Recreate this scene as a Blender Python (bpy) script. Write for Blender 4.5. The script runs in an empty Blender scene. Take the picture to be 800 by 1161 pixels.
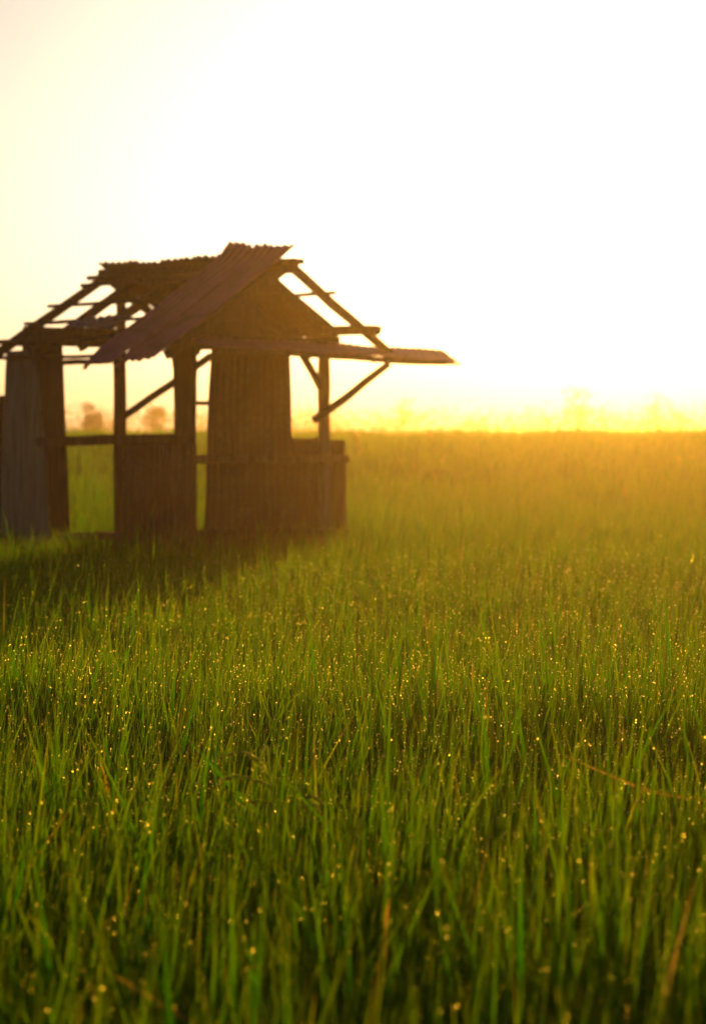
import bpy, bmesh, math, random
import numpy as np
from mathutils import Vector, Matrix, noise

random.seed(7)
RNG = np.random.default_rng(11)
D = bpy.data
scene = bpy.context.scene
COL = scene.collection
R = math.radians

# ------------------------------------------------------------------ camera
CAM = Vector((0, 0, 1.6))
LENS, SENSOR = 85.0, 24.0
F = LENS / SENSOR * 800.0                      # focal length in photo pixels
PITCH = math.atan((580.5 - 487.0) / F)
cam_d = D.cameras.new("camera")
cam = D.objects.new("camera", cam_d)
COL.objects.link(cam)
cam.location = CAM
cam.rotation_euler = (math.pi / 2 - PITCH, 0, 0)
cam_d.sensor_fit = 'HORIZONTAL'
cam_d.sensor_width = SENSOR
cam_d.lens = LENS
cam_d.clip_start = 0.1
cam_d.clip_end = 9000
cam_d.dof.use_dof = True
cam_d.dof.focus_distance = 7.6
cam_d.dof.aperture_fstop = 4.4
cam_d.dof.aperture_blades = 0
scene.camera = cam


def ray(px, py):
    v = Vector(((px - 400) / F, 1.0, (580.5 - py) / F))
    return Matrix.Rotation(-PITCH, 3, 'X') @ v


def at(px, py, Y):
    r = ray(px, py)
    return CAM + r * (Y / r.y)


def hit(px, py, p0, n):
    r = ray(px, py)
    return CAM + r * ((p0 - CAM).dot(n) / r.dot(n))


# ------------------------------------------------------------------ helpers
def tag(o, label=None, cat=None, group=None, kind=None):
    if label: o['label'] = label
    if cat: o['category'] = cat
    if group: o['group'] = group
    if kind: o['kind'] = kind
    return o


def link(name, me, mat=None, parent=None):
    o = D.objects.new(name, me)
    COL.objects.link(o)
    if mat: me.materials.append(mat)
    if parent: o.parent = parent
    return o


def empty(name, loc=(0, 0, 0)):
    o = D.objects.new(name, None)
    COL.objects.link(o)
    o.location = loc
    o.empty_display_size = 0.2
    return o


def pyd(name, verts, faces, smooth=False):
    me = D.meshes.new(name)
    me.from_pydata([tuple(v) for v in verts], [], faces)
    me.update()
    if smooth:
        me.polygons.foreach_set('use_smooth', [True] * len(me.polygons))
    return me


def npmesh(name, verts, quads, attrs=None, smooth=True):
    """big mesh from numpy arrays (quads only)"""
    me = D.meshes.new(name)
    nv, nq = len(verts), len(quads)
    me.vertices.add(nv)
    me.vertices.foreach_set('co', verts.astype(np.float32).ravel())
    me.loops.add(nq * quads.shape[1])
    me.loops.foreach_set('vertex_index', quads.astype(np.int32).ravel())
    me.polygons.add(nq)
    me.polygons.foreach_set('loop_start', np.arange(0, nq * quads.shape[1], quads.shape[1], dtype=np.int32))
    me.polygons.foreach_set('use_smooth', np.full(nq, smooth))
    me.update(calc_edges=True)
    for k, a in (attrs or {}).items():
        at_ = me.attributes.new(k, 'FLOAT', 'POINT')
        at_.data.foreach_set('value', a.astype(np.float32).ravel())
    return me


# ------------------------------------------------------------------ materials
def newmat(name):
    m = D.materials.new(name)
    m.use_nodes = True
    nt = m.node_tree
    nt.nodes.clear()
    return m, nt, nt.nodes.new('ShaderNodeOutputMaterial')


def ramp(nt, stops):
    n = nt.nodes.new('ShaderNodeValToRGB')
    e = n.color_ramp.elements
    while len(e) < len(stops): e.new(0.5)
    for i, (p, c) in enumerate(stops):
        e[i].position = p
        e[i].color = (*c, 1)
    return n


def wood_mat(name, c0, c1, c2, grain=(14, 14, 1.5), rough=0.85):
    m, nt, out = newmat(name)
    L = nt.links.new
    tc = nt.nodes.new('ShaderNodeTexCoord')
    mp = nt.nodes.new('ShaderNodeMapping')
    mp.inputs['Scale'].default_value = grain
    L(tc.outputs['Object'], mp.inputs[0])
    n1 = nt.nodes.new('ShaderNodeTexNoise')
    n1.inputs['Scale'].default_value = 2.2
    n1.inputs['Detail'].default_value = 7
    n1.inputs['Roughness'].default_value = 0.65
    L(mp.outputs[0], n1.inputs['Vector'])
    rp = ramp(nt, [(0.32, c0), (0.5, c1), (0.68, c2)])
    L(n1.outputs['Fac'], rp.inputs[0])
    b = nt.nodes.new('ShaderNodeBsdfPrincipled')
    b.inputs['Roughness'].default_value = rough
    L(rp.outputs[0], b.inputs['Base Color'])
    bp = nt.nodes.new('ShaderNodeBump')
    bp.inputs['Strength'].default_value = 0.5
    bp.inputs['Distance'].default_value = 0.01
    L(n1.outputs['Fac'], bp.inputs['Height'])
    L(bp.outputs[0], b.inputs['Normal'])
    L(b.outputs[0], out.inputs[0])
    return m


def sheet_mat(name, c0, c1, rust, rough=0.55, metal=0.0, edge=(0.45, 0.62), valley_shade=0.8):
    m, nt, out = newmat(name)
    L = nt.links.new
    tc = nt.nodes.new('ShaderNodeTexCoord')
    n1 = nt.nodes.new('ShaderNodeTexNoise')
    n1.inputs['Scale'].default_value = 3.5
    n1.inputs['Detail'].default_value = 9
    n1.inputs['Roughness'].default_value = 0.7
    L(tc.outputs['Object'], n1.inputs['Vector'])
    n2 = nt.nodes.new('ShaderNodeTexNoise')
    n2.inputs['Scale'].default_value = 28
    n2.inputs['Detail'].default_value = 5
    L(tc.outputs['Object'], n2.inputs['Vector'])
    base = ramp(nt, [(0.3, c0), (0.7, c1)])
    L(n2.outputs['Fac'], base.inputs[0])
    rp = ramp(nt, [(edge[0], (0, 0, 0)), (edge[1], (1, 1, 1))])
    L(n1.outputs['Fac'], rp.inputs[0])
    mx = nt.nodes.new('ShaderNodeMix')
    mx.data_type = 'RGBA'
    L(rp.outputs[0], mx.inputs[0])
    L(base.outputs[0], mx.inputs[6])
    mx.inputs[7].default_value = (*rust, 1)
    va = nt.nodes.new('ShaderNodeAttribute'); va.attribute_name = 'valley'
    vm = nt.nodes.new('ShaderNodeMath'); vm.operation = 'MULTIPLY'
    v2 = nt.nodes.new('ShaderNodeMath'); v2.operation = 'MULTIPLY'; v2.inputs[1].default_value = valley_shade
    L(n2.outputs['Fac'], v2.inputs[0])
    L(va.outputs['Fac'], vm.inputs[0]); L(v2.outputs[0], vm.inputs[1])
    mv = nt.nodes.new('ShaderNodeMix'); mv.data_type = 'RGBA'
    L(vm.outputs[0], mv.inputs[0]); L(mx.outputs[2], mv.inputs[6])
    mv.inputs[7].default_value = (rust[0] * 0.3, rust[1] * 0.3, rust[2] * 0.3, 1)  # valleys coloured darker to stand in for shading between the ridges
    mx = mv
    b = nt.nodes.new('ShaderNodeBsdfPrincipled')
    b.inputs['Roughness'].default_value = rough
    b.inputs['Metallic'].default_value = metal
    L(mx.outputs[2], b.inputs['Base Color'])
    bp = nt.nodes.new('ShaderNodeBump')
    bp.inputs['Strength'].default_value = 0.25
    bp.inputs['Distance'].default_value = 0.004
    L(n2.outputs['Fac'], bp.inputs['Height'])
    L(bp.outputs[0], b.inputs['Normal'])
    L(b.outputs[0], out.inputs[0])
    return m


def leaf_mat(name, dif, trn, tipd, tipt, mix=0.6, gloss=0.25, dry=(0.36, 0.32, 0.07)):
    """thin leaf: diffuse + translucent + a little gloss; colour varies per blade and towards dry tips"""
    m, nt, out = newmat(name)
    L = nt.links.new
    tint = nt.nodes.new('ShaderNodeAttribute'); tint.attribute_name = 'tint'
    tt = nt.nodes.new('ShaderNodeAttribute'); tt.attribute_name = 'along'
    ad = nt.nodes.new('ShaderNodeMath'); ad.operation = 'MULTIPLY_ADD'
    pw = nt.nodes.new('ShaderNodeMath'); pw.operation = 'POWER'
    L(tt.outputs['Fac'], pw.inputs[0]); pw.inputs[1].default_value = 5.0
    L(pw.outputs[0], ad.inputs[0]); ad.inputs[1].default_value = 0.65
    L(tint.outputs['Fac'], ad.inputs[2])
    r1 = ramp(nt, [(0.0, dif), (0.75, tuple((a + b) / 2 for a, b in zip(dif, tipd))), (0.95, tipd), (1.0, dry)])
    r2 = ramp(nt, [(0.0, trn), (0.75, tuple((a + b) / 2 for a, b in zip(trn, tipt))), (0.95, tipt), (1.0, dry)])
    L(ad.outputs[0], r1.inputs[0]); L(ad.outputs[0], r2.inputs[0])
    d = nt.nodes.new('ShaderNodeBsdfDiffuse'); L(r1.outputs[0], d.inputs[0])
    t = nt.nodes.new('ShaderNodeBsdfTranslucent'); L(r2.outputs[0], t.inputs[0])
    ms = nt.nodes.new('ShaderNodeMixShader'); ms.inputs[0].default_value = mix
    L(d.outputs[0], ms.inputs[1]); L(t.outputs[0], ms.inputs[2])
    g = nt.nodes.new('ShaderNodeBsdfGlossy'); g.inputs['Roughness'].default_value = 0.40
    g.inputs[0].default_value = (0.8, 0.8, 0.8, 1)
    fr = nt.nodes.new('ShaderNodeFresnel'); fr.inputs[0].default_value = 1.35
    mu = nt.nodes.new('ShaderNodeMath'); mu.operation = 'MULTIPLY'; mu.inputs[1].default_value = gloss
    L(fr.outputs[0], mu.inputs[0])
    m2 = nt.nodes.new('ShaderNodeMixShader')
    L(mu.outputs[0], m2.inputs[0]); L(ms.outputs[0], m2.inputs[1]); L(g.outputs[0], m2.inputs[2])
    L(m2.outputs[0], out.inputs[0])
    return m


M = {}
M['wood'] = wood_mat('old_wood', (0.035, 0.022, 0.014), (0.075, 0.046, 0.028), (0.13, 0.085, 0.055))
M['wood_pale'] = wood_mat('pale_wood', (0.08, 0.055, 0.035), (0.15, 0.10, 0.065), (0.22, 0.16, 0.11))
M['grey_plank'] = wood_mat('grey_weathered_plank', (0.20, 0.165, 0.085), (0.48, 0.41, 0.22), (0.62, 0.55, 0.32), grain=(22, 22, 0.9))
M['red_sheet'] = sheet_mat('red_corrugated_iron', (0.62, 0.11, 0.19), (0.75, 0.19, 0.29), (0.34, 0.09, 0.08), edge=(0.5, 0.7), valley_shade=1.8)
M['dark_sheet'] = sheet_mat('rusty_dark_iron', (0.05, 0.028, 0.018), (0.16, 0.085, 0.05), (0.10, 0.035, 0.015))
M['pink_sheet'] = sheet_mat('faded_red_iron', (0.66, 0.17, 0.23), (0.76, 0.28, 0.34), (0.40, 0.12, 0.12), edge=(0.5, 0.7))
M['grey_sheet'] = sheet_mat('grey_iron', (0.24, 0.2, 0.18), (0.34, 0.29, 0.26), (0.18, 0.09, 0.05))
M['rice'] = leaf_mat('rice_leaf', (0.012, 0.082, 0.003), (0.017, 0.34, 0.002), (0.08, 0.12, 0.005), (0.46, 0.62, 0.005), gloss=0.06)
M['dry'] = leaf_mat('dry_leaf', (0.40, 0.25, 0.05), (0.70, 0.52, 0.05), (0.40, 0.25, 0.05), (0.70, 0.52, 0.05))
M['straw'] = leaf_mat('straw_leaf', (0.20, 0.17, 0.04), (0.42, 0.36, 0.05), (0.2, 0.17, 0.04), (0.4, 0.3, 0.05))
M['grain'] = leaf_mat('rice_grain', (0.34, 0.46, 0.06), (0.62, 0.88, 0.08), (0.36, 0.46, 0.07), (0.66, 0.85, 0.08))
M['tree'] = leaf_mat('tree_leaf', (0.04, 0.065, 0.02), (0.08, 0.14, 0.02), (0.06, 0.08, 0.02), (0.1, 0.15, 0.02), mix=0.4)

m, nt, out = newmat('paddy_soil')
tc = nt.nodes.new('ShaderNodeTexCoord')
n1 = nt.nodes.new('ShaderNodeTexNoise'); n1.inputs['Scale'].default_value = 0.8; n1.inputs['Detail'].default_value = 8
nt.links.new(tc.outputs['Object'], n1.inputs['Vector'])
rp = ramp(nt, [(0.35, (0.022, 0.028, 0.008)), (0.65, (0.04, 0.048, 0.014))])
nt.links.new(n1.outputs['Fac'], rp.inputs[0])
b = nt.nodes.new('ShaderNodeBsdfPrincipled'); b.inputs['Roughness'].default_value = 0.9
nt.links.new(rp.outputs[0], b.inputs['Base Color']); nt.links.new(b.outputs[0], out.inputs[0])
M['soil'] = m

m, nt, out = newmat('dew_water')
g = nt.nodes.new('ShaderNodeBsdfGlass')
g.inputs['IOR'].default_value = 1.33
g.inputs['Color'].default_value = (0.92, 0.98, 0.5, 1)
g.inputs['Roughness'].default_value = 0.40
nt.links.new(g.outputs[0], out.inputs[0])
M['dew'] = m

m, nt, out = newmat('haze_air')
pv = nt.nodes.new('ShaderNodeVolumePrincipled')
pv.inputs['Color'].default_value = (1.0, 0.93, 0.84, 1)
pv.inputs['Density'].default_value = 0.00068
pv.inputs['Anisotropy'].default_value = 0.88
nt.links.new(pv.outputs[0], out.inputs['Volume'])
M['haze'] = m

# ------------------------------------------------------------------ sun and sky
sdir = ray(705, 238).normalized()
SUN_EL = math.asin(sdir.z)
SUN_AZ = math.atan2(sdir.x, sdir.y)            # clockwise from +Y
w = D.worlds.new("World")
scene.world = w
w.use_nodes = True
nt = w.node_tree
nt.nodes.clear()
wo = nt.nodes.new('ShaderNodeOutputWorld')
bg = nt.nodes.new('ShaderNodeBackground')
sky = nt.nodes.new('ShaderNodeTexSky')
sky.sky_type = 'NISHITA'
sky.sun_disc = False
sky.sun_elevation = SUN_EL
sky.sun_rotation = SUN_AZ
sky.air_density = 0.55
sky.dust_density = 2.9
sky.ozone_density = 2.05
bg.inputs[1].default_value = 0.05
nt.links.new(sky.outputs[0], bg.inputs[0])
nt.links.new(bg.outputs[0], wo.inputs[0])

sl = D.lights.new("sun", 'SUN')
sl.energy = 5.0
sl.angle = R(0.53)
sl.color = (1.0, 0.405, 0.035)
so = D.objects.new("sun", sl)
COL.objects.link(so)
so.rotation_euler = (-sdir).to_track_quat('-Z', 'Y').to_euler()

scene.view_settings.view_transform = 'Standard'
scene.view_settings.look = 'None'
scene.view_settings.exposure = 0.0
scene.view_settings.gamma = 1.0
scene.view_settings.use_curve_mapping = False

# ------------------------------------------------------------------ terrain
CREST_Y, CREST_H = 54.0, 0.83


def sstep(t):
    t = np.clip(t, 0, 1)
    return t * t * (3 - 2 * t)


def ground_z(x, y):
    x = np.asarray(x, float); y = np.asarray(y, float)
    up = sstep((y - 24) / (CREST_Y - 24))
    dn = 1 - sstep((y - CREST_Y) / 50.0)
    bump = 0.012 * np.sin(x * 0.9 + y * 0.23) * np.cos(y * 0.61 - x * 0.35)
    return CREST_H * up * np.where(y > CREST_Y, dn, 1) + bump * (np.abs(y) < 200)


ys = np.concatenate([np.linspace(-40, 200, 161), np.array([230, 300, 420, 600, 900, 1500, 2600, 4500])])
xs = np.concatenate([np.array([-2500, -1200, -600, -300, -160]), np.linspace(-90, 90, 61), np.array([160, 300, 600, 1200, 2500])])
X, Yg = np.meshgrid(xs, ys)
Z = ground_z(X, Yg)
V = np.stack([X, Yg, Z], -1).reshape(-1, 3)
nx, ny = len(xs), len(ys)
i0 = (np.arange(ny - 1)[:, None] * nx + np.arange(nx - 1)[None, :]).ravel()
Q = np.stack([i0, i0 + 1, i0 + nx + 1, i0 + nx], 1)
gnd = link('field_ground', npmesh('field_ground', V, Q), M['soil'])
tag(gnd, 'dark damp soil of the wide paddy field under the rice', 'ground', kind='structure')

# ------------------------------------------------------------------ hut frame of reference
A0 = Vector((-1.34, 20.2, 0))
U = Vector((-0.7071, 0.7071, 0))       # along the ridge, away from the open gable
W = Vector((0.7071, 0.7071, 0))        # across the gable, left eave -> right eave
LA, LC = 2.07, 1.73
RIDGE_C, RIDGE_Z, TAN = LC / 2, 3.0, 0.585


def S(a, c, z):
    return A0 + U * a + W * c + Vector((0, 0, z))


def on_left(px, py, c=0.0):            # point of the long left wall (plane c = const)
    return hit(px, py, S(0, c, 0), W)


def on_gable(px, py, a=0.0):           # point of the gable wall (plane a = const)
    return hit(px, py, S(a, 0, 0), U)


def roof_l(a, c, up=0.0):              # left slope
    return S(a, c, RIDGE_Z - (RIDGE_C - c) * TAN + up)


def roof_r(a, c, up=0.0):              # right slope
    return S(a, c, RIDGE_Z - (c - RIDGE_C) * TAN + up)


hut = empty('field_hut', S(1.0, 0.86, 0))
tag(hut, 'derelict timber hut with half its corrugated iron roof gone, standing in the rice field', 'hut')
HUT_INV = Matrix.Translation(-Vector(hut.location))


def to_hut(me):
    me.transform(HUT_INV)
    return me


def beam(name, p0, p1, w=0.07, h=0.07, mat='wood', parent=None, n=7, jit=0.10, rnd=False, bow=0.0, taper=1.0, label=None):
    """a rough sawn beam or round pole between two points"""
    p0, p1 = Vector(p0), Vector(p1)
    d = (p1 - p0)
    ln = d.length
    d.normalize()
    ref = Vector((0, 0, 1)) if abs(d.z) < 0.8 else U
    s = d.cross(ref).normalized()
    t = s.cross(d).normalized()
    k = 10 if rnd else 8
    seed = Vector((random.random() * 50, random.random() * 50, random.random() * 50))
    verts, faces = [], []
    for i in range(n + 1):
        f = i / n
        sc_ = 1 + (taper - 1) * f
        c = p0 + d * ln * f + t * (bow * math.sin(math.pi * f))
        nv = noise.noise_vector(seed + d * (f * ln * 2.3))
        c += (s * nv.x + t * nv.y) * 0.012 * (0.4 if n < 4 else 1)
        for j in range(k):
            if rnd:
                an = 2 * math.pi * j / k
                q = (math.cos(an) * w / 2, math.sin(an) * h / 2)
            else:
                e = 0.12
                q = [(-.5, -.5 + e), (-.5 + e, -.5), (.5 - e, -.5), (.5, -.5 + e), (.5, .5 - e), (.5 - e, .5), (-.5 + e, .5), (-.5, .5 - e)][j]
                q = (q[0] * w, q[1] * h)
            g = sc_ * (1 + jit * noise.noise(seed * 1.7 + Vector((f * ln * 4, j * 0.7, 0))))
            v = c + s * q[0] * g + t * q[1] * g
            if i in (0, n):
                v += d * (random.uniform(-1, 1) * 0.012)
            verts.append(v)
    for i in range(n):
        for j in range(k):
            a, b = i * k + j, i * k + (j + 1) % k
            faces.append((a, b, b + k, a + k))
    faces.append(tuple(range(k - 1, -1, -1)))
    faces.append(tuple(range(n * k, n * k + k)))
    me = pyd(name, verts, faces, smooth=rnd)
    o = link(name, to_hut(me), M[mat], parent or hut)
    if label: o['label'] = label
    return o


def sheet(name, corners, mat, pitch=0.082, amp=0.009, nl=14, wob=0.012, ragged=0.02, th=0.004, curl=None, parent=None, label=None, hole=None):
    """corrugated iron: corners = (start-left, start-right, end-right, end-left); corrugations run start -> end"""
    a, b, c, d = [Vector(v) for v in corners]
    width = ((b - a).length + (c - d).length) / 2
    nw = max(8, int(width / pitch * 6))
    nrm = (b - a).cross(d - a).normalized()
    seed = Vector((random.random() * 90, random.random() * 90, 3))
    verts, faces, val = [], [], []
    srow = [random.uniform(0.4, 1.5) for _ in range(int(width / pitch) + 3)]
    rag0 = [random.uniform(-1, 1) * ragged for _ in range(nw + 1)]
    rag1 = [random.uniform(-1, 1) * ragged for _ in range(nw + 1)]
    for k in (3,):
        rag0 = [sum(rag0[max(0, i - k):i + k + 1]) / len(rag0[max(0, i - k):i + k + 1]) * 2 for i in range(nw + 1)]
        rag1 = [sum(rag1[max(0, i - k):i + k + 1]) / len(rag1[max(0, i - k):i + k + 1]) * 2 for i in range(nw + 1)]
    for j in range(nl + 1):
        v = j / nl
        for i in range(nw + 1):
            u = i / nw
            p0, p1 = a.lerp(b, u), d.lerp(c, u)
            dv = (p1 - p0).normalized()
            p = p0.lerp(p1, v)
            if j == 0: p = p + dv * rag0[i]
            if j == nl: p = p + dv * rag1[i]
            off = amp * math.sin(2 * math.pi * u * width / pitch)
            off += wob * noise.noise(seed + Vector((u * 2.2 * width, v * 2.5, 0))) * 1.6
            if curl: off += curl(u, v)
            verts.append(p + nrm * off)
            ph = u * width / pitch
            val.append(max(0.0, -math.sin(2 * math.pi * ph)) ** 0.8 * srow[int(ph)])  # weight of the painted valley shade, varied per corrugation
    for j in range(nl):
        for i in range(nw):
            if hole and hole(i / nw, j / nl): continue
            q = j * (nw + 1) + i
            faces.append((q, q + 1, q + nw + 2, q + nw + 1))
    # thickness: second layer closed round the rim
    n0 = len(verts)
    verts += [v - nrm * th for v in verts]
    nf = len(faces)
    edges = {}
    for f in faces:
        for x, y in zip(f, f[1:] + f[:1]):
            key = (min(x, y), max(x, y))
            edges.setdefault(key, []).append((x, y))
    for f in faces[:nf]:
        faces.append(tuple(q + n0 for q in reversed(f)))
    for e in edges.values():
        if len(e) == 1:
            x, y = e[0]
            faces.append((y, x, x + n0, y + n0))
    me = pyd(name, verts, faces, smooth=True)
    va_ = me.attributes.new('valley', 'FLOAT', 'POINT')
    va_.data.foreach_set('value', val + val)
    o = link(name, to_hut(me), M[mat], parent or hut)
    if label: o['label'] = label
    return o


def board(name, corners, th, mat, n=8, parent=None, label=None, jit=0.008):
    """a flat plank given by four corners (bottom-left, bottom-right, top-right, top-left)"""
    a, b, c, d = [Vector(v) for v in corners]
    nrm = (b - a).cross(d - a).normalized()
    seed = Vector((random.random() * 50, 9, random.random() * 50))
    verts, faces = [], []
    m_ = 4
    for j in range(n + 1):
        for i in range(m_ + 1):
            u, v = i / m_, j / n
            p = a.lerp(b, u).lerp(d.lerp(c, u), v)
            p = p + (b - a).normalized() * (noise.noise(seed + Vector((u * 0.3, v * 5, 0))) * jit * 1.5)
            p = p + nrm * noise.noise(seed + Vector((u * 2, v * 2, 7))) * jit
            if j == n: p = p + (d - a).normalized() * random.uniform(-1, 1) * 0.012
            verts.append(p)
    n0 = len(verts)
    verts += [v - nrm * th for v in verts]
    for j in range(n):
        for i in range(m_):
            q = j * (m_ + 1) + i
            f = (q, q + 1, q + m_ + 2, q + m_ + 1)
            faces.append(f)
            faces.append(tuple(x + n0 for x in reversed(f)))
    rim = [i for i in range(m_ + 1)] + [j * (m_ + 1) + m_ for j in range(1, n + 1)] + [n * (m_ + 1) + i for i in range(m_ - 1, -1, -1)] + [j * (m_ + 1) for j in range(n - 1, 0, -1)]
    for x, y in zip(rim, rim[1:] + rim[:1]):
        faces.append((y, x, x + n0, y + n0))
    me = pyd(name, verts, faces)
    o = link(name, to_hut(me), M[mat], parent or hut)
    if label: o['label'] = label
    return o


def down(p, z=-0.12):
    return Vector((p.x, p.y, z))


# ---- posts
pA = on_left(208, 480)
beam('post', S(-0.01, 0.03, -0.15), S(0.02, 0.02, 2.46), 0.10, 0.10)
p = on_left(136, 500)
beam('post', down(p), Vector((p.x, p.y, 2.44)), 0.085, 0.085, n=10)
beam('post', S(LA, 0, -0.15), S(LA, 0, 2.45), 0.09, 0.09)
pC = on_gable(369, 500)
beam('post', down(pC), on_gable(367, 399), 0.115, 0.11, n=16, jit=0.28, rnd=True, taper=0.95, mat='grey_plank')
beam('post', S(LA, LC, -0.15), S(LA, LC, 2.46), 0.09, 0.09)
beam('post', S(0.02, LC + 0.06, -0.15), S(0.02, LC + 0.02, 1.50), 0.085, 0.085, rnd=True)
# broad board nailed against the near corner post
board('plank', (on_left(200, 500, -0.06), on_left(219, 500, -0.06), on_left(220, 392, -0.06), on_left(194, 392, -0.06)), 0.03, 'wood')
# ---- rails of the long left wall
beam('rail', on_left(60, 609, -0.03), on_left(142, 607, -0.03), 0.08, 0.07, 'wood_pale')
beam('rail', on_left(44, 500, -0.055), on_left(218, 498, -0.055), 0.045, 0.085, n=12)
beam('rail', on_left(-6, 406, -0.10), on_left(160, 403, -0.10), 0.035, 0.032, n=12)
beam('rail', on_left(40, 412, 0.02), on_left(125, 409, 0.02), 0.05, 0.045)
beam('wall_plate', on_left(20, 387, 0.0), on_left(222, 388, 0.0), 0.08, 0.085, n=14, jit=0.2)
# ---- the gable wall
beam('rail', on_gable(216, 520, -0.045), on_gable(394, 521, -0.05), 0.05, 0.068, 'wood_pale', n=14)
beam('rail', on_gable(214, 457, 0.06), on_gable(300, 456, 0.06), 0.04, 0.035)
beam('rail', on_gable(222, 606, -0.045), on_gable(392, 604, -0.045), 0.06, 0.07, n=10)
beam('tie_beam', on_gable(190, 390, 0.05), on_gable(382, 389, 0.05), 0.08, 0.10, n=12)
# right long wall and far gable
beam('wall_plate', S(-0.45, LC, 2.44), S(LA + 0.02, LC, 2.47), 0.08, 0.08, n=10)
beam('tie_beam', S(LA, -0.04, 2.46), S(LA, LC + 0.05, 2.46), 0.08, 0.08)
beam('king_post', S(LA - 0.2, RIDGE_C, 2.42), S(LA - 0.2, RIDGE_C, 2.95), 0.07, 0.07)
# ---- braces
beam('brace', on_left(141, 471, 0.04), on_gable(240, 402, 0.10), 0.06, 0.05, n=10)
beam('brace', on_gable(343, 403, 0.0), on_gable(364, 441, 0.0), 0.055, 0.05)
beam('brace', on_gable(357, 476, -0.09), hit(441, 413, S(-0.32, 0, 0), U), 0.065, 0.06, n=9, taper=0.85)

# ---- roof timbers
CE = -0.42                                        # left eave (c)
CR = LC + 0.33
beam('ridge_beam', S(-0.36, RIDGE_C, RIDGE_Z - 0.05), S(LA + 0.08, RIDGE_C, RIDGE_Z - 0.04), 0.08, 0.12, n=12)
for a, ce in ((LA, CE - 0.06), (1.54, CE + 0.06), (1.02, -0.28), (0.45, -0.2), (-0.28, -0.45)):
    beam('rafter', roof_l(a, ce, -0.045), roof_l(a, RIDGE_C - 0.035, -0.045), 0.055, 0.075, n=10, jit=0.15)
for a, ce in ((LA, CR - 0.1), (1.35, CR), (0.7, CR), (0.10, LC + 0.05), (-0.28, CR + 0.03)):
    beam('rafter', roof_r(a, RIDGE_C + 0.035, -0.045), roof_r(a, ce, -0.045), 0.055, 0.07, n=10, jit=0.15)
# battens run along the ridge; the left slope has lost its sheets there
for c, a0, a1, h in ((0.75, -0.3, LA + 0.10, 0.04), (0.63, 0.1, LA + 0.05, 0.035), (0.30, 0.0, LA + 0.10, 0.03), (0.015, 0.0, LA + 0.06, 0.03),
                     (-0.27, 0.4, LA + 0.12, 0.04)):
    beam('batten', roof_l(a0, c, 0.012), roof_l(a1, c, 0.014), 0.05, h, n=12, jit=0.25)
for c, a0, a1, h in ((RIDGE_C + 0.06, -0.38, LA, 0.04), (1.33, -0.34, LA, 0.03), (1.82, -0.38, LA, 0.055)):
    beam('batten', roof_r(a0, c, 0.012), roof_r(a1, c, 0.012), 0.05, h, n=12, jit=0.2)

# ---- roof sheets
UPS = 0.05
a0, a1 = -0.56, 0.20


def curl_red(u, v):
    return 0.05 * max(0, 0.10 - v) / 0.10 * (0.4 + u) + (-0.05 * max(0, v - 0.9) / 0.1 if u > 0.85 else 0)


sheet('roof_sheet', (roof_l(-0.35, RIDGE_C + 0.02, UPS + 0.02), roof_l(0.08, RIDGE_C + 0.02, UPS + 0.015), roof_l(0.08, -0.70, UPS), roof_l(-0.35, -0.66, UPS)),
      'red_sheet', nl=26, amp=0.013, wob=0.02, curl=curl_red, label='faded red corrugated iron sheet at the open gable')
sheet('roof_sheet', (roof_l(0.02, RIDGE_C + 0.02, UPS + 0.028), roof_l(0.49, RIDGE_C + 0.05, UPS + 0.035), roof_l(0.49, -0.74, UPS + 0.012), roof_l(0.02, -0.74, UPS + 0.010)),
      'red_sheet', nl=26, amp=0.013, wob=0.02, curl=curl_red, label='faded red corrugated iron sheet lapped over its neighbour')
# right slope: dark sheets seen from below, rising a little over the ridge
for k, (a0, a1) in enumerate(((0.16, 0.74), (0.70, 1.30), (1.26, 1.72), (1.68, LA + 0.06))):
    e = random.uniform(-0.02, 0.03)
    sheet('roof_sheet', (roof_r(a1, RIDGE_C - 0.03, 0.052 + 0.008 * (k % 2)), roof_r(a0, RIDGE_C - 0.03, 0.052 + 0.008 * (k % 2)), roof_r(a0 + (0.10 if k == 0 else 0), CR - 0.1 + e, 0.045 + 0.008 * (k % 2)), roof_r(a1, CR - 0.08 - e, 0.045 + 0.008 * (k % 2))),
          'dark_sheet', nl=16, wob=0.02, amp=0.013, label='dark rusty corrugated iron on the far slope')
# loose torn piece lower down on the bare slope
sheet('roof_sheet', (roof_l(0.72, 0.05, 0.045), roof_l(1.48, 0.00, 0.05), roof_l(1.30, -0.17, 0.05), roof_l(0.72, -0.16, 0.05)),
      'grey_sheet', nl=8, wob=0.03, label='loose torn grey sheet on the bare slope')
# gable boards high under the ridge
board('plank', (on_gable(212, 384, 0.09), on_gable(300, 384, 0.09), on_gable(288, 362, 0.09), on_gable(236, 364, 0.09)), 0.02, 'wood')
board('plank', (on_gable(238, 362, 0.085), on_gable(300, 361, 0.085), on_gable(292, 345, 0.085), on_gable(256, 346, 0.085)), 0.02, 'wood')

# ---- lean-to roof over the gable wall
LT = [on_gable(196, 380, -0.02), on_gable(492, 397, -0.02), on_gable(512, 411, -0.62), on_gable(238, 391.5, -0.62)]


def lt(u, v, up=0.0):                              # u along the wall, v outwards
    return LT[0].lerp(LT[1], u).lerp(LT[3].lerp(LT[2], u), v) + Vector((0, 0, up))


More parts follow.
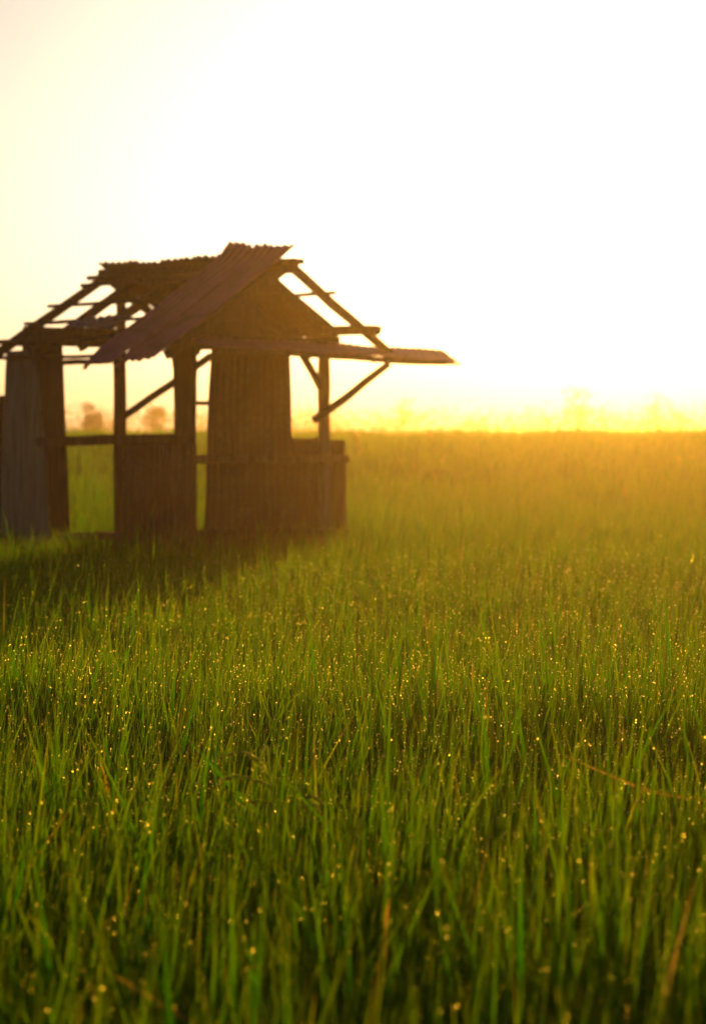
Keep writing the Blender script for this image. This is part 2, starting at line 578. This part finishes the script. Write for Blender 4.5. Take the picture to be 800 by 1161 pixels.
for k, (u0, u1) in enumerate(((0.0, 0.30), (0.28, 0.58), (0.56, 1.03))):
    sheet('canopy_sheet', (lt(u1, 0, 0.004 * k), lt(u0, 0, 0.004 * k), lt(u0, 1 - 0.04 * k, 0.004 * k), lt(u1, 0.97 + 0.03 * (k % 2), 0.004 * k)), 'pink_sheet', nl=10, wob=0.012, amp=0.005,
          label='thin faded red iron sheet of the lean-to canopy')
for k, (u0, u1, v0, v1) in enumerate(((0.70, 1.03, 0.985, 0.985), (0.74, 1.015, 0.70, 0.72), (0.66, 1.05, 0.42, 0.44), (0.78, 1.01, 0.12, 0.13))):
    beam('canopy_batten', lt(u0, v0, -0.02), lt(u1, v1, -0.012 - 0.01 * k), 0.07, 0.022, 'wood_pale', n=8)
beam('canopy_beam', lt(0.04, 0.95, -0.022), lt(0.97, 0.95, -0.020), 0.05, 0.045, n=12)
beam('canopy_beam', lt(0.01, 0.10, -0.05), lt(0.72, 0.10, -0.045), 0.05, 0.05, n=12)
beam('canopy_beam', lt(0.66, 0.04, -0.045), lt(0.66, 0.96, -0.03), 0.045, 0.045, n=6)

# ---- wall sheets and boards
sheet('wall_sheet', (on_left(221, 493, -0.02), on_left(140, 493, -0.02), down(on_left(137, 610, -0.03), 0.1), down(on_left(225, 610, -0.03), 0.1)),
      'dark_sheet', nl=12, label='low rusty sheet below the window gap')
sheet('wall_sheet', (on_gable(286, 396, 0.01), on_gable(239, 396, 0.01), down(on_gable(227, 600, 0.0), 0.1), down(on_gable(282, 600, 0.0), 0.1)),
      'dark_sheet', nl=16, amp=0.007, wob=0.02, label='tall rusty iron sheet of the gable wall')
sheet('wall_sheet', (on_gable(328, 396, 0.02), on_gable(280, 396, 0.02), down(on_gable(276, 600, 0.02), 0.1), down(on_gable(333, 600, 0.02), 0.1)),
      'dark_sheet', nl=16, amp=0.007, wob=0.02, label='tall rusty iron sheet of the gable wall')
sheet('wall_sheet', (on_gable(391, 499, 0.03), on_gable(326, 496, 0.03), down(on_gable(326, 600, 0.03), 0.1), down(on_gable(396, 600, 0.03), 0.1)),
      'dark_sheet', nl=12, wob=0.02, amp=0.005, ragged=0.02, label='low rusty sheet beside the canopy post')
board('plank', (down(on_left(-4, 616, -0.10), 0.1), down(on_left(61, 616, -0.10), 0.1), on_left(41, 398, -0.07), on_left(7, 398, -0.07)), 0.03, 'grey_plank', n=12, label='broad weathered grey board at the corner')
board('plank', (down(on_left(44, 612, -0.02), 0.1), down(on_left(80, 612, -0.02), 0.1), on_left(67, 388, -0.02), on_left(38, 388, -0.02)), 0.03, 'wood', n=12)
board('plank', (down(on_left(-26, 616, -0.02), 0.1), down(on_left(2, 616, -0.02), 0.1), on_left(2, 448, -0.02), on_left(-18, 446, -0.02)), 0.03, 'wood', n=8)
# nails where light shows through are too small to matter; bolts on the canopy post
beam('floor_beam', S(0.05, LC * 0.5, 0.55), S(LA, LC * 0.5, 0.55), 0.08, 0.08)

# ------------------------------------------------------------------ rice
HUT_A = np.array([A0.x, A0.y]); UU = np.array([U.x, U.y]); WW = np.array([W.x, W.y])


def in_hut(x, y, pad=0.02):
    dx, dy = x - HUT_A[0], y - HUT_A[1]
    a = dx * UU[0] + dy * UU[1]
    c = dx * WW[0] + dy * WW[1]
    return (a > -pad) & (a < LA + pad) & (c > -pad) & (c < LC + pad)


def blades(y0, y1, dens, per_hill, width, nseg, height, side=2.0, spread=0.075, slope=0.175):
    """blades in planted hills; returns centre lines etc."""
    ylen = y1 - y0
    xmax = y1 * slope + side
    n = int(dens / per_hill * ylen * 2 * xmax)
    hx = RNG.uniform(-xmax, xmax, n)
    hy = RNG.uniform(y0, y1, n)
    keep = np.abs(hx) < hy * slope + side
    hx, hy = hx[keep], hy[keep]
    nh = len(hx)
    hs = RNG.normal(1.0, 0.07, nh)
    # slow patches of taller and shorter growth
    hs *= 1 + 0.06 * np.sin(hx * 1.7 + hy * 0.9) * np.sin(hy * 1.1 - hx * 0.6) + 0.04 * np.sin(hx * 0.5 + 1.3) * np.sin(hy * 0.33)
    ht = RNG.uniform(0, 1, nh)
    # rank growth round the foot of the hut, where nobody weeds
    hs *= np.where(in_hut(hx, hy, 0.5), RNG.uniform(0.80, 1.12, nh), 1.0)
    idx = np.repeat(np.arange(nh), per_hill)
    N = len(idx)
    ang = RNG.uniform(0, 2 * math.pi, N)
    rad = np.abs(RNG.normal(0, spread, N))
    bx = hx[idx] + np.cos(ang) * rad * 0.5
    by = hy[idx] + np.sin(ang) * rad * 0.5
    keep = ~in_hut(bx, by)
    bx, by, ang, rad, idx = bx[keep], by[keep], ang[keep], rad[keep], idx[keep]
    N = len(bx)
    h = height * hs[idx] * np.clip(RNG.normal(0.96, 0.11, N), 0.45, 1.35)
    lean = np.abs(RNG.normal(0.0, 0.12, N)) + 0.02
    bend = np.abs(RNG.normal(0, 0.085, N)) * (RNG.random(N) < 0.75) + (RNG.random(N) < 0.07) * RNG.uniform(0.15, 0.45, N)
    la = ang + RNG.normal(0, 0.5, N)
    # half of the blades leave the stem higher up, at a wider angle
    upper = RNG.random(N) < 0.55
    zoff = np.where(upper, RNG.uniform(0.25, 0.55, N), 0.0) * h
    h = np.where(upper, (h - zoff) * RNG.uniform(0.9, 1.12, N), h)
    lean = np.where(upper, np.abs(RNG.normal(0.18, 0.10, N)), lean)
    bend = np.where(upper, bend * 0.6, bend)
    wv = width * np.clip(RNG.normal(1, 0.25, N), 0.45, 1.7)
    face = RNG.uniform(0, math.pi, N)
    tint = np.clip(0.12 * ht[idx] + RNG.beta(1.2, 5.5, N) * 0.8, 0, 1)
    dry = RNG.random(N) < 0.007
    tint = np.where(dry, RNG.uniform(0.85, 1.0, N), tint)
    z0 = ground_z(bx, by)
    t = np.linspace(0, 1, nseg + 1)
    T = t[None, :]
    px = bx[:, None] + np.cos(la)[:, None] * h[:, None] * (lean[:, None] * T + bend[:, None] * T ** 3) + 0.04 * h[:, None] * T * T
    py = by[:, None] + np.sin(la)[:, None] * h[:, None] * (lean[:, None] * T + bend[:, None] * T ** 3)
    pz = (z0 + zoff)[:, None] + h[:, None] * (T - 0.55 * bend[:, None] * T ** 4)
    prof = np.where(t < 0.45, 0.65 + 0.35 * t / 0.45, 1.0 - ((t - 0.45) / 0.55) ** 1.6)
    prof = np.clip(prof, 0.03, 1)
    tw = face[:, None] + 0.7 * T * RNG.normal(0, 1, N)[:, None]
    sx = np.cos(tw) * wv[:, None] * prof[None] / 2
    sy = np.sin(tw) * wv[:, None] * prof[None] / 2
    P = np.stack([px, py, pz], -1)
    Sd = np.stack([sx, sy, np.zeros_like(sx)], -1)
    return P, Sd, tint, t


def strips(P, Sd):
    N, K, _ = P.shape
    V = np.stack([P - Sd, P + Sd], 2).reshape(-1, 3)            # N,K,2
    base = (np.arange(N) * K * 2)[:, None] + (np.arange(K - 1) * 2)[None, :]
    base = base.ravel()
    Q = np.stack([base, base + 1, base + 3, base + 2], 1)
    return V, Q


zones = [(2.2, 9.0, 4600, 14, 0.0092, 6, 0.71, 1.6, 0.055),
         (9.0, 18.0, 2000, 12, 0.0088, 5, 0.69, 1.8, 0.055),
         (18.0, 34.0, 1100, 10, 0.0105, 4, 0.68, 2.5, 0.065),
         (34.0, 72.0, 260, 6, 0.021, 3, 0.67, 5.0, 0.10)]
VV, QQ, TT, AL = [], [], [], []
dew_pts = []
off = 0
for zi, (y0, y1, dens, ph, wd, ns, ht, side, sp) in enumerate(zones):
    P, Sd, tint, t = blades(y0, y1, dens, ph, wd, ns, ht, side, sp)
    V, Q = strips(P, Sd)
    VV.append(V); QQ.append(Q + off); off += len(V)
    TT.append(np.repeat(tint, 2 * (ns + 1)))
    AL.append(np.tile(np.repeat(t, 2), len(tint)))
    if zi < 2:
        # dew beads sit on blade edges and hang at tips
        N = len(tint)
        n = int(N * (1.9 if zi == 0 else 1.7))
        bi = RNG.integers(0, N, n)
        tt = 1 - RNG.random(n) ** 1.5 * 0.62
        f = tt * ns
        k = np.clip(f.astype(int), 0, ns - 1)
        fr = (f - k)[:, None]
        c = P[bi, k] * (1 - fr) + P[bi, k + 1] * fr
        s = Sd[bi, k] * (1 - fr) + Sd[bi, k + 1] * fr
        sgn = np.where(RNG.random(n) < 0.5, -1, 1)[:, None]
        r = np.clip(RNG.lognormal(math.log(0.00125), 0.38, n), 0.0007, 0.0028)
        r = r * np.clip(c[:, 1] / 7.0, 0.75, 1.0)
        c = c + s * sgn
        keep = (c[:, 1] > 3.0) & (c[:, 1] < 17) & (np.abs(c[:, 0]) < c[:, 1] * 0.16 + 0.5)
        dew_pts.append((c[keep], r[keep]))
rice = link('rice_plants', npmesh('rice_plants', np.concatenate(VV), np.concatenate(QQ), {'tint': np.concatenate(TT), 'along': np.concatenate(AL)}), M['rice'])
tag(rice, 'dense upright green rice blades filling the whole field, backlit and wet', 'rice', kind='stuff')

bm = bmesh.new()
bmesh.ops.create_icosphere(bm, subdivisions=2, radius=1.0)
iv = np.array([v.co[:] for v in bm.verts]); iq = np.array([[v.index for v in f.verts] for f in bm.faces])
bm.free()
C_ = np.concatenate([d[0] for d in dew_pts]); r_ = np.concatenate([d[1] for d in dew_pts])
DV = (C_[:, None, :] + iv[None] * r_[:, None, None]).reshape(-1, 3)
DQ = (iq[None] + (np.arange(len(C_)) * len(iv))[:, None, None]).reshape(-1, 3)
dew = link('dew_drops', npmesh('dew_drops', DV, DQ), M['dew'])
tag(dew, 'tiny sparkling dew drops beaded along the rice blades', 'dew drops', kind='stuff')
print('blades', len(np.concatenate(QQ)), 'drops', len(C_))


# ------------------------------------------------------------------ single stems and seed heads
def leaf_strip(name, pts, width, mat, tint=0.3, parent=None, nrm=None):
    n = len(pts)
    pts = [Vector(p) for p in pts]
    V, al = [], []
    for i, p in enumerate(pts):
        d = (pts[min(i + 1, n - 1)] - pts[max(i - 1, 0)]).normalized()
        s = d.cross(nrm or Vector((0.25, -1, 0.15))).normalized()
        t = i / (n - 1)
        wv = width * (0.6 + 0.4 * min(1, t / 0.3)) * (1 - max(0, (t - 0.4) / 0.6) ** 1.5 * 0.95) / 2
        keel = (nrm or Vector((0.25, -1, 0.15))).normalized() * wv * 0.4
        V += [p - s * wv, p + keel, p + s * wv]
        al += [t] * 3
    Q = []
    for i in range(n - 1):
        q = i * 3
        Q += [(q, q + 1, q + 4, q + 3), (q + 1, q + 2, q + 5, q + 4)]
    me = npmesh(name, np.array([v[:] for v in V]), np.array(Q), {'tint': np.full(len(V), tint), 'along': np.array(al) * 0.3})
    return link(name, me, M[mat], parent)


def curve_pts(ctrl, n=14):
    """smooth curve through control points"""
    P = [Vector(c) for c in ctrl]
    P = [P[0] * 2 - P[1]] + P + [P[-1] * 2 - P[-2]]
    out_ = []
    segs = len(P) - 3
    for i in range(n + 1):
        f = i / n * segs
        k = min(int(f), segs - 1)
        t = f - k
        a, b, c, d = P[k:k + 4]
        out_.append(0.5 * ((2 * b) + (c - a) * t + (2 * a - 5 * b + 4 * c - d) * t * t + (3 * b - a - 3 * c + d) * t ** 3))
    return out_


def tube(name, pts, r0, r1, mat, parent=None, tint=0.3):
    n, k = len(pts), 6
    V = []
    for i, p in enumerate(pts):
        d = (pts[min(i + 1, n - 1)] - pts[max(i - 1, 0)]).normalized()
        s = d.cross(Vector((0.1, -1, 0.2))).normalized(); t = s.cross(d)
        r = r0 + (r1 - r0) * i / (n - 1)
        for j in range(k):
            an = 2 * math.pi * j / k
            V.append(p + s * math.cos(an) * r + t * math.sin(an) * r)
    Q = [(i * k + j, i * k + (j + 1) % k, (i + 1) * k + (j + 1) % k, (i + 1) * k + j) for i in range(n - 1) for j in range(k)]
    me = npmesh(name, np.array([v[:] for v in V]), np.array(Q), {'tint': np.full(len(V), tint), 'along': np.zeros(len(V))})
    return link(name, me, M[mat], parent)


def grains(name, pts, count, length, mat, parent, spread):
    """rice grains hung along a drooping rachis, one mesh"""
    sv = [Vector(v) for v in ((0, 0, -1), (1, 0.5, -0.2), (0, -0.6, 0.0), (-1, 0.5, -0.2), (0, 0, 1.0), (0.7, 0.4, 0.5), (-0.7, 0.4, 0.5))]
    sf = [[0, 1, 2], [0, 2, 3], [2, 1, 5], [2, 5, 4], [2, 4, 6], [2, 6, 3]]
    V, Fc = [], []
    n = len(pts)
    for g in range(count):
        f = g / count * (n - 1)
        k = min(int(f), n - 2)
        c = pts[k].lerp(pts[k + 1], f - k)
        d = (pts[k + 1] - pts[k]).normalized()
        o = Vector((random.uniform(-1, 1), random.uniform(-1, 1), random.uniform(-1.2, 0.4)))
        dirv = (d + o * 0.45 + Vector((0, 0, -0.35))).normalized()
        c = c + o * spread
        q = dirv.to_track_quat('Z', 'Y')
        b0 = len(V)
        L_ = length * random.uniform(0.8, 1.15)
        for v in sv:
            V.append(c + q @ Vector((v.x * L_ * 0.26, v.y * L_ * 0.2, v.z * L_ * 0.5)))
        Fc += [[x + b0 for x in t] for t in sf]
    me = npmesh(name, np.array([v[:] for v in V]), np.array(Fc), {'tint': np.repeat(np.array([random.random() * 0.4 for _ in range(count)]), len(sv)), 'along': np.zeros(len(V))})
    return link(name, me, M[mat], parent)


def panicle(label, Y, base, ctrls, cnt, L=0.0125):
    b0 = at(*base, Y)
    root = empty('rice_panicle', Vector((b0.x, b0.y, float(ground_z(b0.x, b0.y)))))
    tag(root, label, 'rice panicle', 'drooping rice seed heads')
    inv = Matrix.Translation(-Vector(root.location))
    stem_pts = curve_pts([root.location + Vector((0, 0, 0.02))] + [at(x, y, Y + dy) for x, y, dy in ctrls[0][:1]] + [at(x, y, Y + dy) for x, y, dy in ctrls[0][1:]], 22)
    tube('stem', stem_pts, 0.0028, 0.0018, 'grain', root).data.transform(inv)
    for c in ctrls:
        pts = curve_pts([at(x, y, Y + dy) for x, y, dy in c], 16)
        tube('branch', pts, 0.0011, 0.0005, 'grain', root).data.transform(inv)
        grains('grain_cluster', pts, cnt, L, 'grain', root, 0.0035).data.transform(inv)
    return root


panicle('pale green drooping rice seed head with two branches arching left in the focused grass', 5.35, (302, 960),
        [[(306, 885, 0), (292, 862, 0), (272, 853, -0.02), (247, 860, -0.03)], [(306, 892, 0), (290, 884, 0.0), (268, 880, -0.02), (252, 884, -0.04)],
         [(308, 912, 0), (290, 908, -.02), (268, 916, -0.03), (250, 936, -0.05)]], 85)
panicle('small pale rice seed head hooked over to the right beside the larger one', 5.3, (338, 980),
        [[(338, 925, 0), (342, 906, 0), (356, 904, 0), (368, 918, -0.02), (371, 938, -0.03)], [(338, 935, 0), (346, 914, 0), (358, 913, -.02), (363, 930, -0.03)]], 70)


def stem_thing(name, label, cat, pts, width, mat, tint=0.5, group=None):
    p = Vector(pts[0])
    o = leaf_strip(name, curve_pts(pts, 14), width, mat, tint)
    o.data.transform(Matrix.Translation(-p)); o.location = p
    return tag(o, label, cat, group)


def to_ground(px, py, Y, dx=0.0):
    q = at(px, py, Y)
    return Vector((q.x + dx, q.y, float(ground_z(q.x, q.y)) - 0.01))


def rooted(pts, Y0, k=1.0):
    """carry a slanting stem on from its lowest visible point down to the soil"""
    a, b = pts[0], pts[1]
    d = (a - b).normalized()
    g = float(ground_z(a.x, a.y)) - 0.01
    h = a.z - g
    p1 = a + d * min(0.30, h * 0.5)
    p0 = Vector((p1.x + d.x * 0.06, p1.y + 0.02, g))
    return [p0, p1] + pts


stem_thing('dry_blade', 'dry orange brown blade standing upright in the blurred foreground at the bottom edge', 'grass blade',
           rooted([at(427, 1140, 4.0), at(430, 1110, 4.0), at(435, 1065, 4.0), at(441, 1018, 3.98)], 4), 0.020, 'dry')
stem_thing('bent_blade', 'pale yellow stem leaning far over to the left in the blurred bottom left corner', 'grass blade',
           rooted([at(212, 1158, 3.75), at(180, 1137, 3.75), at(146, 1116, 3.75), at(114, 1097, 3.75)], 4), 0.010, 'straw')
stem_thing('bent_blade', 'long straw stem lying diagonally across the blades on the right side', 'grass blade',
           rooted([at(735, 898, 5.6), at(700, 883, 5.6), at(665, 868, 5.6), at(632, 852, 5.6)], 6), 0.007, 'straw', 0.7)
stem_thing('bent_blade', 'long green blade slanting down to the right below the seed heads', 'grass blade',
           rooted([at(286, 918, 5.7), at(262, 892, 5.7), at(238, 866, 5.7), at(208, 832, 5.7)], 6), 0.012, 'rice', 0.15)
stem_thing('dry_blade', 'short dry leaf tip standing among green blades left of the seed heads', 'grass blade',
           rooted([at(124, 905, 6.0), at(121, 890, 6.0), at(118, 878, 6.0), at(113, 860, 6.0)], 6), 0.009, 'dry')


# tall weeds over the far rice
def weed(label, px, ptop, pbase, Y):
    b0 = at(px, pbase, Y)
    root = empty('grass_stalk', Vector((b0.x, b0.y, float(ground_z(b0.x, b0.y)))))
    tag(root, label, 'grass stalk', 'tall grass stalks above the far rice')
    inv = Matrix.Translation(-Vector(root.location))
    pts = curve_pts([root.location.copy(), at(px, pbase, Y), at(px - 2, (ptop + pbase) / 2, Y), at(px - 6, ptop, Y)], 14)
    tube('stem', pts, 0.006, 0.003, 'dry', root).data.transform(inv)
    grains('seed_head', pts[9:], 40, 0.05, 'dry', root, 0.012).data.transform(inv)


weed('tall brown seeding stalk in the hazy rice toward the right edge', 712, 552, 592, 31)
weed('tall brown seeding stalk just right of the hut canopy', 408, 492, 515, 40)
weed('faint brown seeding stalk near the horizon in the middle of the field', 492, 488, 506, 48)


# ------------------------------------------------------------------ far trees
def cards(centres, size):
    n = len(centres)
    u = RNG.normal(0, 1, (n, 3)); u /= np.linalg.norm(u, axis=1)[:, None]
    v = np.cross(u, RNG.normal(0, 1, (n, 3))); v /= np.linalg.norm(v, axis=1)[:, None]
    s = size * RNG.uniform(0.6, 1.4, n)[:, None]
    V = np.stack([centres - u * s, centres - v * s * 0.5, centres + u * s, centres + v * s * 0.5], 1).reshape(-1, 3)
    return V, np.arange(n * 4).reshape(-1, 4)


def crown_pts(w, h, z0, n, lobes):
    out_ = []
    for k in range(lobes):
        a = RNG.uniform(0, 2 * math.pi)
        rr = math.sqrt(RNG.random()) * 0.62
        zc = RNG.uniform(0.18, 0.85)
        env = math.sqrt(max(0.05, 1 - (2 * zc - 0.9) ** 2))
        c = np.array([math.cos(a) * rr * w / 2 * env, math.sin(a) * rr * w / 2 * env, z0 + zc * h])
        rad = RNG.uniform(0.16, 0.30) * min(w, h * 1.3)
        p = RNG.normal(0, 1, (n // lobes, 3))
        p /= np.linalg.norm(p, axis=1)[:, None]
        p *= (RNG.random(len(p)) ** 0.45)[:, None] * rad * np.array([1, 1, 0.75])
        out_.append(c + p)
    return np.concatenate(out_)


def tree(label, px, ptop, Y, wpx, n=1600):
    q = at(px, 487, Y)
    top = at(px, ptop, Y).z
    gz = float(ground_z(q.x, Y))
    root = empty('tree', (q.x, Y, gz))
    tag(root, label, 'tree', 'trees far across the field')
    w, H = wpx * Y / F, top - gz
    pts = [Vector((0, 0, -0.2)), Vector((0.08 * w * random.uniform(-1, 1), 0, H * 0.3)), Vector((0.1 * w * random.uniform(-1, 1), 0, H * 0.75))]
    tube('trunk', curve_pts(pts, 8), 0.035 * H, 0.012 * H, 'tree', root)
    V, Q = cards(crown_pts(w, H * 0.72, H * 0.28, n, 14), 0.021 * H)
    me = npmesh('crown', V, Q, {'tint': np.repeat(RNG.random(len(Q)) * 0.6, 4), 'along': np.zeros(len(V))}, smooth=False)
    link('crown', me, M['tree'], root)


tree('round crowned tree seen in the mist through the open left bay of the hut', 103, 453, 130, 34, 2600)
tree('wide low tree in the mist behind the corner post of the hut', 176, 458, 150, 46, 2200)
tree('pale misty tree just right of the hut canopy post', 455, 446, 170, 50, 420)
tree('pale misty tree highest on the hazy skyline at right', 655, 434, 185, 66, 420)
tree('pale misty tree near the right end of the skyline', 745, 438, 180, 54, 420)

pts = []
for k in range(420):
    Y = RNG.uniform(190, 225)
    px = RNG.uniform(-160, 980)
    H = (487 - RNG.uniform(447, 472)) * Y / F + 1.6
    x = (px - 400) / F * Y
    c = crown_pts(H * RNG.uniform(1.0, 2.2), H * 0.9, 0.1, 420, 9)
    c[:, 0] += x; c[:, 1] += Y
    c = c[RNG.random(len(c)) < np.interp((x / Y) * F + 400, [250, 520], [0.16, 0.19])]
    pts.append(c)
V, Q = cards(np.concatenate(pts), 0.115)
tl = link('treeline', npmesh('treeline', V, Q, {'tint': np.repeat(RNG.random(len(Q)) * 0.6, 4), 'along': np.zeros(len(V))}, smooth=False), M['tree'])
tag(tl, 'long low far-off wood fading into the bright morning mist', 'wood', kind='stuff')

# ------------------------------------------------------------------ haze
bm = bmesh.new()
bmesh.ops.create_cube(bm, size=1.0)
me = D.meshes.new('haze'); bm.to_mesh(me); bm.free()
hz = link('haze', me, M['haze'])
hz.scale = (420, 290, 8.6)
hz.location = (0, 95, 8.6 / 2 - 1.15)
tag(hz, 'thin golden morning haze lying over the whole field', 'haze', kind='stuff')

# ------------------------------------------------------------------ render settings
c = scene.cycles
c.use_denoising = True
c.denoiser = 'OPENIMAGEDENOISE'
c.max_bounces = 8
c.diffuse_bounces = 5
c.transmission_bounces = 6
c.transparent_max_bounces = 8
c.volume_bounces = 0
c.sample_clamp_indirect = 0
c.caustics_refractive = True
c.caustics_reflective = True
